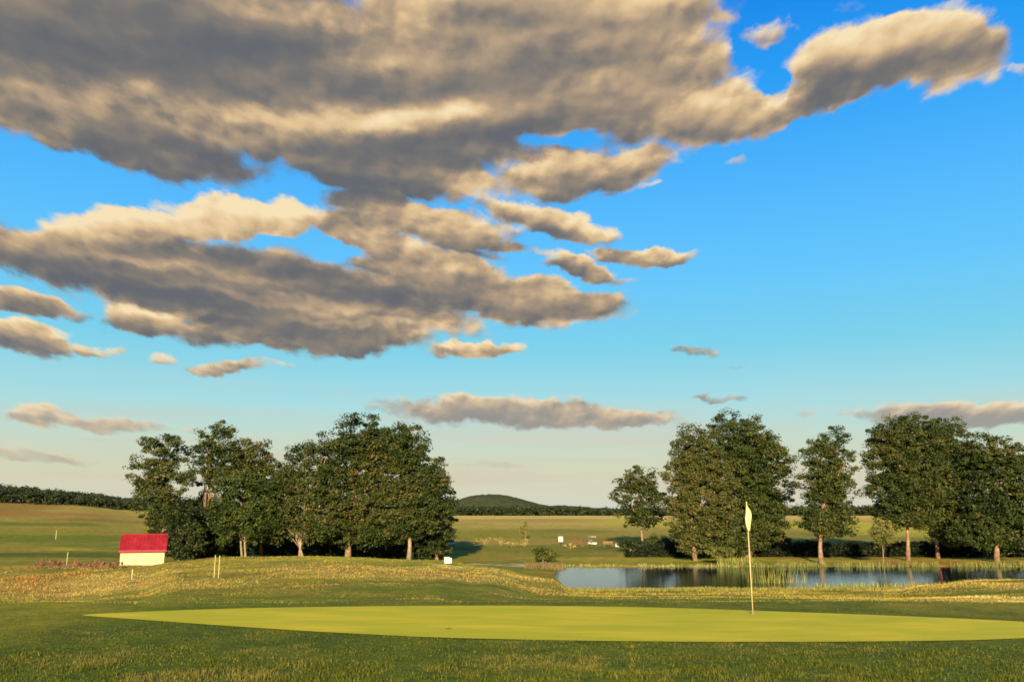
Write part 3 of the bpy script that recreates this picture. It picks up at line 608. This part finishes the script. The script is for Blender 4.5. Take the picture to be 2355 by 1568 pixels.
tree(2156, 1282, 112, [(2175, 1020, 54, 52), (2190, 1080, 52, 56), (2170, 1150, 52, 52), (2185, 1200, 48, 34), (2190, 1230, 46, 24)], 'tall alder set back with a thin trunk, between the two broad right trees', seed=26, group=GR, r=.2, gaps=.12)
tree(2290, 1282, 106, [(2285, 1045, 52, 46), (2240, 1090, 46, 50), (2310, 1095, 54, 52), (2260, 1155, 60, 52), (2320, 1165, 50, 50), (2250, 1220, 60, 38), (2310, 1225, 56, 38)], 'dark leafy tree reaching the ground near the right edge of the picture', seed=27, group=GR, r=.28, gaps=.1, shade=.42, size=.30)
tree(2385, 1283, 108, [(2375, 1070, 40, 50), (2370, 1130, 44, 60), (2380, 1200, 50, 56), (2420, 1120, 60, 80)], 'tree cut off by the right edge of the picture', seed=28, group=GR, r=.26, shade=.5)
tree(2030, 1283, 103, [(2030, 1208, 20, 15), (2018, 1228, 20, 16), (2042, 1232, 18, 16), (2026, 1248, 16, 9)], 'young pale green tree with a thin stem on the far bank', kind='pale', seed=29, size=.2, clump=.45, r=.06, gaps=.25, name='young_tree', bark=PALEBARK)
def shrub(dx, dbase, Y, lobes, label, kind='dark', seed=1, group=None, size=.24, clump=.5, name='shrub', shade=.5, cat='shrub', gaps=.05, flat=.4):
    return tree(dx, dbase, Y, lobes, label, kind, name, .07, seed, group, 2, size, clump, 1.0, gaps, flat, shade, cat=cat)
GS = 'dark shrubs under the left clump'
for i, (dx, Y, L, lab) in enumerate([
 (415, 101, [(418, 1200, 34, 40), (400, 1245, 26, 34), (438, 1240, 34, 40)], 'tall dark bush right beside the red roofed hut'),
 (480, 106, [(478, 1200, 36, 36), (470, 1245, 44, 36)], 'dark bush second from the hut under the left clump'),
 (530, 112, [(530, 1245, 44, 32)], 'dark bush behind the bright green tree at its left'),
 (640, 112, [(640, 1240, 50, 34)], 'dark bush left of the pair of pale leaning trunks'),
 (745, 112, [(745, 1238, 50, 34)], 'dark bush right of the pair of pale leaning trunks'),
 (845, 113, [(850, 1242, 50, 32)], 'dark bush below the tallest tree of the left clump'),
 (905, 113, [(905, 1245, 34, 30)], 'dark bush left of the single pale trunk near the clump end'),
 (985, 108, [(985, 1248, 46, 32)], 'dark bush at the right foot of the left clump')]):
    L = L + [(L[0][0], 1264, L[0][2], 20)]; shrub(dx, 1284, Y, L, lab, seed=40 + i, group=GS)
GS2 = 'low shrubs beyond the pond'
for i, (dx, Y, L, lab) in enumerate([
 (1450, 128, [(1450, 1250, 28, 9), (1475, 1253, 26, 9)], 'low dark shrub under the small round alder'),
 (1520, 118, [(1515, 1248, 28, 16), (1540, 1254, 24, 13)], 'low dark shrub at the left foot of the big pair'),
 (1780, 118, [(1780, 1240, 34, 20)], 'dark shrub at the right foot of the dome shaped tree')]):
    shrub(dx, 1275, Y, L, lab, seed=60 + i, group=GS2)
shrub(1250, 1290, 104, [(1247, 1272, 20, 12), (1265, 1276, 14, 9)], 'round olive bush at the left end of the pond', kind='green', seed=70, shade=.55)
shrub(1655, 1284, 101.5, [(1655, 1266, 24, 11), (1640, 1270, 14, 9), (1675, 1269, 16, 9)], 'light green leafy bush on the far bank before the big pair', kind='pale', seed=71, shade=.25)
shrub(1208, 1240, 170, [(1203, 1218, 6, 12), (1209, 1208, 4, 8)], 'thin yellowish sapling alone in the far field', kind='pale', seed=72, size=.3, clump=.5, name='sapling', cat='sapling', shade=.6)

def shadow_band():  # added band of near-black leaves in place of the trees' shadow
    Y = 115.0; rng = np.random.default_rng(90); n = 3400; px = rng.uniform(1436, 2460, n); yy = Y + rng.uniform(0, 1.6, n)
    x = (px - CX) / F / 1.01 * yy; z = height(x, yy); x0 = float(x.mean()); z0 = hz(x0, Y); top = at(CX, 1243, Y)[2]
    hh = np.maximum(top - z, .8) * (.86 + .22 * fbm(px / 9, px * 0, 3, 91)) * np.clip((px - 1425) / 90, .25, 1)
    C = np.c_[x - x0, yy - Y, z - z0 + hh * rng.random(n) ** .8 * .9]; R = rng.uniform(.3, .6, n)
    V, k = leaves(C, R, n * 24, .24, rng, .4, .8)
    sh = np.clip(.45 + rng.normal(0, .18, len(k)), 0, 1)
    root = empty('shadow_band', (x0, Y, z0), 'long low band of dark leaves standing in for the tree shadow on the far bank of the pond', 'shadow_band')
    link('foliage', mesh_np('foliage', V, np.arange(len(V)).reshape(-1, 4), {'shade': ('FLOAT', np.repeat(sh, 4))}), LEAF['shadow_band'], root)
shadow_band()

# ------------------------------------------------------------------ far woods and hills
def far_wood(name, pts, Y, h, depth, n, label, seed, size, dip=.25):
    """a belt of far trees seen as one mass: clumps of leaves standing on the terrain along a line of (photo x, tree height) points"""
    rng = np.random.default_rng(seed); xs = np.array([p[0] for p in pts], float); hs = np.array([p[1] for p in pts], float)
    px = rng.uniform(xs[0], xs[-1], n); yy = Y + rng.uniform(0, depth, n); hh = np.interp(px, xs, hs)
    x = (px - CX) / F * yy; z0 = height(x, yy)
    hh = hh * (.62 + .55 * fbm(px / 14, yy / 30, 3, seed)); hh = np.maximum(hh, .6)
    t = rng.random(n) ** .7
    C = np.c_[x, yy, z0 + hh * t * .93]; R = np.full(n, h) * rng.uniform(.7, 1.3, n)
    V, k = leaves(C, R, n * 16, size, rng, .4, .8)
    cs = np.clip(.5 + rng.normal(0, .2, n), 0, 1); sh = np.clip(cs[k] + rng.normal(0, .1, len(k)), 0, 1)
    me = mesh_np(name, V, np.arange(len(V)).reshape(-1, 4), {'shade': ('FLOAT', np.repeat(sh, 4))})
    tag(link(name, me, LEAF['wood']), label, 'wood', kind='stuff')
far_wood('forest', [(-260, 9), (0, 7.8), (60, 7.2), (120, 6.4), (170, 5.6), (240, 5.2), (300, 5.0), (345, 5.2), (420, 5.5), (560, 6)], 352, 1.5, 60, 4200, 'dark wood along the ridge of the left hill', 81, .9)
far_wood('tree_belt', [(900, 16), (1040, 15), (1150, 14), (1300, 13), (1420, 12), (1600, 13), (1900, 15), (2400, 16), (2700, 18)], 960, 3.2, 70, 6000, 'dark belt of far woodland along the plain', 82, 2.4)
def build_hill():
    prof_ = [(760, 40), (900, 58), (1000, 66), (1045, 80), (1070, 102), (1100, 120), (1135, 127), (1170, 119), (1205, 96), (1238, 74), (1262, 60), (1290, 66), (1330, 58), (1400, 46), (1600, 40), (1900, 42), (2400, 60), (2700, 40)]
    xs = np.array([p[0] for p in prof_], float); hs = np.array([p[1] for p in prof_], float) / 45 * 1.0
    px = np.linspace(760, 2700, 420); d = np.linspace(-1, 1, 50); PX, Dd = np.meshgrid(px, d)
    H = np.interp(PX, xs, hs); Yc = 3300 + 500 * Dd
    X = (PX - CX) / F * 3300 + Dd * 60
    z = -14 + (H * 45 * .68) * np.clip(1 - Dd ** 2, 0, 1) ** .8 + (fbm(X / 22, Yc / 22, 4, 17) - .45) * 12 * np.clip(1.2 - Dd ** 2, 0, 1)
    nx = len(px); i = np.arange(len(d) - 1)[:, None] * nx + np.arange(nx - 1)[None, :]
    me = mesh_np('hills', np.c_[X.ravel(), Yc.ravel(), z.ravel()], np.stack([i, i + 1, i + nx + 1, i + nx], -1).reshape(-1, 4))
    m, T, b = material('hill_wood', 1.0, 0.05); p = T.node('ShaderNodeNewGeometry').outputs['Position']
    n = T.noise(p, .05, 6, .65); T.put(b.inputs['Base Color'], T.ramp(n, [(.3, (.032, .042, .016)), (.5, (.052, .060, .020)), (.72, (.085, .078, .028))]))
    bn = T.node('ShaderNodeBump'); bn.inputs['Strength'].default_value = .8; bn.inputs['Distance'].default_value = 8; T.put(bn.inputs['Height'], n); T.put(b.inputs['Normal'], bn.outputs[0])
    tag(link('hills', me, m, smooth=True), kind='structure')
build_hill()

# ------------------------------------------------------------------ hut with the red roof
def build_hut():
    Y = 86.0; x0, _, _ = at(262, 1298, Y); x1 = at(363, 1298, Y)[0]; zt = at(CX, 1229, Y + 1.6)[2]; zb = at(CX, 1303, Y)[2]; ze = at(CX, 1264, Y)[2]
    xc = (x0 + x1) / 2; w = (x1 - x0) * .93; d = 3.0; ztop = zt - zb; zeave = ze - zb
    root = empty('hut', (xc, Y + d / 2, zb), 'small hut with cream walls and a bright red pitched roof', 'hut', None, math.radians(20.5))
    bm = bmesh.new(); hw, hd = w / 2, d / 2; rz = ztop - .12
    g = [(-hd, -.5), (hd, -.5), (hd, zeave + .1), (0, rz), (-hd, zeave + .1)]
    a = [bm.verts.new((-hw, y, z)) for y, z in g]; b = [bm.verts.new((hw, y, z)) for y, z in g]
    bm.faces.new(a[::-1]); bm.faces.new(b)
    for i in range(5): bm.faces.new((a[i], a[(i + 1) % 5], b[(i + 1) % 5], b[i]))
    bmesh.ops.recalc_face_normals(bm, faces=bm.faces)
    m, T, bs = material('cream_plaster', .9, .1); tc = T.node('ShaderNodeTexCoord'); n = T.noise(tc.outputs['Object'], 2.2, 6, .65)
    T.put(bs.inputs['Base Color'], T.ramp(n, [(.28, (.33, .30, .13)), (.5, (.44, .40, .20)), (.7, (.50, .45, .25))]))
    link('wall', bm_mesh('wall', bm), m, root)
    bm = bmesh.new(); add_box(bm, (0, -hd - .02, .10), (w + .06, .05, .36)); link('plinth', bm_mesh('plinth', bm), simple('plinth', (.42, .38, .24), .9), root)
    rm, T, bs = material('red_roof_sheet', .45, .3); tc = T.node('ShaderNodeTexCoord')
    n = T.noise(T.v('MULTIPLY', tc.outputs['Object'], (1, .5, 1)), 1.6, 5, .6); T.put(bs.inputs['Base Color'], T.ramp(n, [(.3, (.16, .008, .009)), (.55, (.23, .013, .014)), (.75, (.30, .028, .022))]))
    ov = .28; ohx = hw + .16; sl = (rz - (zeave + .1)) / hd
    for s in (-1, 1):
        bm = bmesh.new(); y1 = s * (hd + ov); ze_ = zeave + .1 - sl * ov; th = .10
        P = [(-ohx, 0, rz + .03), (ohx, 0, rz + .03), (ohx, y1, ze_ + .03), (-ohx, y1, ze_ + .03)]
        lo = [bm.verts.new(p) for p in P]; up = [bm.verts.new((p[0], p[1], p[2] + th)) for p in P]
        bm.faces.new(up); bm.faces.new(lo[::-1])
        for i in range(4): bm.faces.new((lo[i], lo[(i + 1) % 4], up[(i + 1) % 4], up[i]))
        for k in range(13):                                    # standing seams
            xx = -ohx + .12 + k * (2 * ohx - .24) / 12
            q = [(xx - .018, 0, rz + .13), (xx + .018, 0, rz + .13), (xx + .018, y1, ze_ + .13), (xx - .018, y1, ze_ + .13)]
            l = [bm.verts.new(p) for p in q]; u = [bm.verts.new((p[0], p[1], p[2] + .035)) for p in q]
            bm.faces.new(u)
            for i in range(4): bm.faces.new((l[i], l[(i + 1) % 4], u[(i + 1) % 4], u[i]))
        bmesh.ops.recalc_face_normals(bm, faces=bm.faces)
        link('roof_slope', bm_mesh('roof_slope', bm), rm, root)
    bm = bmesh.new(); tube(bm, [(-ohx - .01, 0, rz + .16), (ohx + .01, 0, rz + .16)], [.07, .07], 10); link('ridge_cap', bm_mesh('ridge_cap', bm), rm, root)
    bm = bmesh.new(); add_box(bm, (0, -hd - ov - .03, zeave + .1 - sl * ov + .02), (2 * ohx, .05, .17)); link('fascia', bm_mesh('fascia', bm), simple('dark_red_trim', (.26, .015, .03), .6), root)
build_hut()

# ------------------------------------------------------------------ flagstick on the green
def build_flag():
    r = ray(1731, 1412); t = -EYE / r[2]; bx, by = r[0] * t, r[1] * t
    tx, _, tz = at(1716, 1156, by)
    cream = simple('flag_cloth', (.50, .46, .22), .8, .1, .06, 30)
    pole_m = simple('pole_paint', (.46, .36, .17), .45, .4, .06, 20); 
    root = empty('golf_flag', (bx, by, .012), 'limp cream yellow flag on a thin leaning pole standing in the putting green', 'golf flag')
    dx, dz = tx - bx, tz
    P = lambda f: (dx * f, 0, dz * f)
    bm = bmesh.new(); tube(bm, [P(-.04), P(.33), P(1)], [.0095, .0095, .0105], 10); link('pole', bm_mesh('pole', bm), pole_m, root, smooth=True)
    bm = bmesh.new(); c = P(1); bmesh.ops.create_uvsphere(bm, u_segments=10, v_segments=6, radius=.015); bmesh.ops.translate(bm, verts=bm.verts, vec=c); link('pole_cap', bm_mesh('pole_cap', bm), pole_m, root, smooth=True)
    bm = bmesh.new(); tube(bm, [P(.0), P(.015)], [.056, .056], 20); link('cup', bm_mesh('cup', bm), simple('cup', (.12, .12, .05), .5), root)
    # hanging cloth: narrow at the top, folded, bulging in the middle
    nz, nu = 26, 12; V = []; 
    for i in range(nz):
        f = i / (nz - 1); top = P(.985); z = top[2] - .53 * f; xx = top[0] - (dx / dz) * .53 * f * -1 * -1
        wid = .035 + .085 * math.sin(math.pi * min(1, f * 1.05)) ** .8 * (1 - .35 * f)
        for j in range(nu):
            u = j / (nu - 1)
            fold = .022 * math.sin(u * 9 + f * 2.5) * (.4 + u)
            V.append((xx - .008 + wid * (u - .28) * (1 if f > .1 else .8) + .012 * math.sin(f * 7), -.02 + fold - .01 * u, z - .05 * u * (1 - f)))
    i = np.arange(nz - 1)[:, None] * nu + np.arange(nu - 1)[None, :]
    o = link('flag', mesh_np('flag', V, np.stack([i, i + 1, i + nu + 1, i + nu], -1).reshape(-1, 4)), cream, root, smooth=True)
    so_ = o.modifiers.new('thick', 'SOLIDIFY'); so_.thickness = .003
build_flag()

# ------------------------------------------------------------------ reeds and weeds
def reeds(name, cx, cy, rx, ry, n, h, w, col, label, cat, lean=.25, y0=None):
    x, y = [], []
    while len(x) < n:
        a, b = RNG.uniform(-1, 1, 2)
        if a * a + b * b < 1: x.append(cx + a * rx); y.append(cy + b * ry)
    x, y = np.array(x), np.array(y)
    c = np.asarray(col) * RNG.uniform(.55, 1.4, (n, 1)) * RNG.uniform(.9, 1.1, (n, 3))
    return blades(name, x, y, h * RNG.uniform(.45, 1.1, n), w * RNG.uniform(.6, 1.3, n), c, lean, 'stuff', label, cat)
REED = (.30, .30, .07)
r_ = ray(1790, 1340); t_ = (WATER_Z - EYE) / r_[2]; a = (r_[0] * t_, r_[1] * t_); reeds('reeds', a[0], a[1] + .4, 2.6, .8, 220, 2.2, .04, (.24,.24,.05), None, None, .32)
a = ground(1655, 1288); reeds('reeds', a[0], 100.6, 2.2, .6, 200, 1.3, .06, (.24,.25,.06), None, None, .6)
def bank_reeds(x0, x1, Y, n, h, col, seed):
    px = RNG.uniform(x0, x1, n); keep = vnoise(px / 28, px * 0, seed) > RNG.uniform(.1, .75, n); px = px[keep]
    y = Y + RNG.uniform(-.5, 1.0, len(px)); x = (px - CX) / F / 1.02 * y
    c = np.asarray(col) * RNG.uniform(.6, 1.35, (len(px), 1))
    blades('bank_reeds', x, y, h * RNG.uniform(.3, 1.2, len(px)), .06 * RNG.uniform(.7, 1.3, len(px)), c, .3)
bank_reeds(1730, 2420, 99.8, 3800, .55, (.20, .20, .05), 5)
bank_reeds(1290, 1740, 99.8, 1500, .30, (.30, .26, .09), 6)
bank_reeds(1860, 2110, 66.5, 500, .5, (.24, .26, .05), 7)
def near_bank(n):
    px = RNG.uniform(1300, 2300, n); y = 64.5 + RNG.uniform(-3, 3.5, n); x = (px - CX) / F / 1.02 * y
    z = height(x, y); k = z > WATER_Z - .05; x, y = x[k], y[k]
    c = np.array((.22, .20, .04)) * RNG.uniform(.5, 1.4, (len(x), 1))
    blades('bank_grass', x, y, .28 * RNG.uniform(.4, 1.3, len(x)) * (.3 + fbm(x, y, 2, 4)), np.full(len(x), .05), c, .4)
near_bank(9000)
# russet weeds left of the hut, in single clumps
GW = 'russet weeds left of the hut'
wm = grass_mat('russet_weed', trans=.2)
def weed(px, dy, h, w, label, seed, tint=(.22, .105, .060), group=GW, cat='weeds'):
    X, Y, Z = ground(px, dy); rng = np.random.default_rng(seed); n = 130
    C = np.c_[rng.normal(0, w * .33, 9), rng.normal(0, .3, 9), rng.uniform(.25, .85, 9) * h]
    V, k = leaves(C, np.full(9, h * .3), n, .16, rng, .2, .9)
    col = np.array(tint) * rng.uniform(.6, 1.5, (n, 1)) * np.array((1, 1, 1))
    r = empty('weed_clump', (X, Y, Z), label, cat, group)
    link('foliage', mesh_np('foliage', V, np.arange(len(V)).reshape(-1, 4), {'tint': ('FLOAT_COLOR', np.repeat(col, 4, 0))}), GRASS, r)
    bm = bmesh.new()
    hub = [(0, 0, -.05), (0, 0, .08)]; tube(bm, hub, [.03, .03], 6)
    for c in C: tube(bm, [(0, 0, .02), (c[0] * .5, c[1] * .5, c[2] * .6), tuple(c)], [.016, .011, .007], 5)
    link('stem', bm_mesh('stem', bm), BARK, r)
for i, (px, dy, h, w, lab) in enumerate([(95, 1306, .8, 1.0, 'russet weed clump, leftmost of the row left of the hut'), (120, 1308, 1.1, 1.1, 'tallest russet weed clump of the row left of the hut'),
    (150, 1309, .7, 1.3, 'russet weed clump below the pale post left of the hut'), (185, 1309, .6, 1.2, 'russet weed clump midway in the row left of the hut'), (222, 1309, .65, 1.2, 'russet weed clump second nearest the hut'), (255, 1308, .5, 1.0, 'russet weed clump nearest the hut')]):
    weed(px, dy, h, w, lab, 200 + i)

# ------------------------------------------------------------------ stakes, posts, carts and boxes
WHITE = simple('white_paint', (.55, .52, .40), .5, .3, .05, 10); STRAWP = simple('weathered_post', (.40, .34, .15), .85, .1, .2, 8, .3)
REDP = simple('red_paint', (.25, .03, .02), .5, .3, .1, 10); BLACKR = simple('black_rubber', (.02, .02, .02), .8); GREY = simple('grey_seat', (.12, .11, .10), .7)
def post(px, dtop, dbase, label, mat, r=.035, cat='post', name='post', group=None, cap=None):
    X, Y, Z = ground(px, dbase); top = at(px, dtop, Y)[2] - Z
    root = empty(name, (X, Y, Z), label, cat, group)
    bm = bmesh.new(); tube(bm, [(0, 0, -.2), (0, 0, top * .97), (0, 0, top)], [r, r, r * .75], 8); link('shaft', bm_mesh('shaft', bm), mat, root)
    bm = bmesh.new(); tube(bm, [(0, 0, top), (0, 0, top + .05)], [r * 1.15, r * .8], 8); link('cap', bm_mesh('cap', bm), cap or mat, root)
post(492, 1278, 1328, 'left one of two thin straw coloured posts standing close together on the mound', STRAWP, .02, group='pair of thin posts on the mound')
post(502, 1279, 1329, 'right one of two thin straw coloured posts standing close together on the mound', STRAWP, .02, group='pair of thin posts on the mound')
post(195 - 42, 1270, 1300, 'pale post standing among the russet weeds', STRAWP, .03)
post(128, 1219, 1240, 'small pale post alone in the green field far left of the hut', STRAWP, .05)
post(303, 1310, 1332, 'short straw coloured post just below the hut', STRAWP, .03)
post(2116, 1310, 1346, 'thin red stake at the water edge, left of two', REDP, .013, 'stake', 'water_hazard_stake', 'red stakes by the pond')
post(2167, 1314, 1346, 'thin red stake farther up the grass point, right of two', REDP, .013, 'stake', 'water_hazard_stake', 'red stakes by the pond')

def golf_cart(px, dy, rz, label, scale=1.0):
    X, Y, Z = ground(px, dy); root = empty('golf_cart', (X, Y, Z), label, 'golf cart', None, rz); root.scale = (scale,) * 3
    bm = bmesh.new(); add_box(bm, (0, .75, .48), (1.1, .75, .38), bevel=.1); add_box(bm, (0, -.15, .34), (1.12, 2.1, .14), bevel=.04); add_box(bm, (0, -.85, .55), (1.1, .7, .42), bevel=.1); link('body', bm_mesh('body', bm), WHITE, root)
    bm = bmesh.new(); add_box(bm, (0, -.35, .72), (1.0, .5, .14), bevel=.04); link('seat', bm_mesh('seat', bm), GREY, root)
    bm = bmesh.new(); add_box(bm, (0, -.62, 1.0), (1.0, .1, .42), bevel=.03, rx=-.15); link('backrest', bm_mesh('backrest', bm), GREY, root)
    bm = bmesh.new(); add_box(bm, (0, -.1, 1.84), (1.15, 1.75, .08), bevel=.035); link('canopy', bm_mesh('canopy', bm), WHITE, root)
    for x in (-.5, .5):
        for y in (-.9, .65):
            bm = bmesh.new(); tube(bm, [(x, y, .5), (x, y * .92, 1.82)], [.02, .02], 6); link('canopy_post', bm_mesh('canopy_post', bm), GREY, root)
    for x in (-.5, .5):
        for y in (-.85, .8):
            bm = bmesh.new(); tube(bm, [(x - .09, y, .22), (x + .09, y, .22)], [.22, .22], 18); w = link('wheel', bm_mesh('wheel', bm), BLACKR, root)
            bm = bmesh.new(); tube(bm, [(x - .10, y, .22), (x + .10, y, .22)], [.12, .12], 12); link('hub', bm_mesh('hub', bm), WHITE, w)
    bm = bmesh.new(); bmesh.ops.create_uvsphere(bm, u_segments=12, v_segments=6, radius=.16); 
    for v in bm.verts: v.co = (v.co.x, v.co.z * .15 + .35, v.co.y + .98)
    link('steering_wheel', bm_mesh('steering_wheel', bm), BLACKR, root)
golf_cart(1362, 1254, math.radians(200), 'white golf cart parked in the field beyond the left end of the pond', .78)
golf_cart(1037, 1254, math.radians(175), 'white golf cart standing at the right edge of the left clump', .8)
def white_box(px, dtop, dbase, wpx, label, cat, name):
    X, Y, Z = ground(px, dbase); h = at(px, dtop, Y)[2] - Z; w = wpx / F * Y
    root = empty(name, (X, Y, Z), label, cat)
    bm = bmesh.new(); add_box(bm, (-.07 * w, 0, h * .5), (w * .66, w * .5, h), bevel=.02); link('body', bm_mesh('body', bm), WHITE, root)
    bm = bmesh.new(); add_box(bm, (-.07 * w, 0, h + .03), (w * .72, w * .56, .05), bevel=.015); link('lid', bm_mesh('lid', bm), WHITE, root)
    bm = bmesh.new(); add_box(bm, (w * .42, 0, h * .5), (w * .14, w * .14, h * 1.0), bevel=.015); link('side_post', bm_mesh('side_post', bm), WHITE, root)
white_box(1029, 1282, 1295, 18, 'low white box on the grass below the right end of the left clump', 'box', 'white_box')
def sign(px, dtop, dbase, wpx, label, cat='sign', name='tee_sign'):
    X, Y, Z = ground(px, dbase); h = at(px, dtop, Y)[2] - Z; w = wpx / F * Y
    root = empty(name, (X, Y, Z), label, cat)
    bm = bmesh.new(); add_box(bm, (0, 0, h * .68), (w, .06, h * .62), bevel=.02); link('panel', bm_mesh('panel', bm), WHITE, root)
    for s in (-1, 1):
        bm = bmesh.new(); add_box(bm, (s * w * .36, .04, h * .25), (.05, .05, h * .7)); link('leg', bm_mesh('leg', bm), GREY, root)
sign(1289, 1233, 1252, 10, 'upright white sign panel in the field beyond the left end of the pond')
sign(1419, 1249, 1261, 8, 'small white tee marker panel near the small round alder')
def bench(px, dy, label):
    X, Y, Z = ground(px, dy); root = empty('bench', (X, Y, Z), label, 'bench', None, .2); wood = simple('bench_wood', (.20, .13, .07), .8, .1, .3, 5)
    bm = bmesh.new()
    for y in (-.15, 0, .15): add_box(bm, (0, y, .45), (1.7, .12, .05), bevel=.01)
    link('seat', bm_mesh('seat', bm), wood, root)
    bm = bmesh.new()
    for z in (.62, .78): add_box(bm, (0, .25, z), (1.7, .05, .11), bevel=.01)
    link('backrest', bm_mesh('backrest', bm), wood, root)
    for x in (-.7, .7):
        bm = bmesh.new(); add_box(bm, (x, .03, .2), (.07, .4, .44)); link('leg', bm_mesh('leg', bm), wood, root)
bench(1398, 1257, 'brown wooden bench between the golf cart and the small round alder')
for i, (px, dy, h, w, lab) in enumerate([(1322, 1256, 1.5, 1.7, 'rust coloured weed clump between the white sign and the golf cart'), (1340, 1257, 1.2, 1.5, 'rust coloured weed clump left of the golf cart')]):
    weed(px, dy, h, w, lab, 220 + i)

GT = 'golden tussocks in the field beyond the pond'
for i, (px, dy, h, w, lab) in enumerate([(1098, 1254, 1.1, 1.6, 'golden tussock leftmost of the row, nearest the left clump'), (1120, 1252, 1.3, 1.4, 'golden tussock second from the left clump'), (1150, 1256, 1.5, 1.2, 'tall narrow golden tussock in the middle of the row'),
    (1176, 1257, 1.2, 1.7, 'broad golden tussock right of the tall narrow one'), (1204, 1258, 1.5, 1.1, 'golden tussock under the lone sapling'), (1310, 1262, 1.0, 1.3, 'golden tussock just below the rust coloured weeds')]):
    weed(px, dy, h, w, lab, 240 + i, (.42, .30, .07), GT, 'tussock')
def left_bank():
    n = 1500; px = RNG.uniform(1205, 1300, n); y = RNG.uniform(94, 100, n); x = (px - CX) / F / 1.02 * y
    c = np.array((.17, .12, .045)) * RNG.uniform(.5, 1.6, (n, 1))
    blades('brown_reeds', x, y, .42 * RNG.uniform(.3, 1.2, n), np.full(n, .06), c, .45)
left_bank()
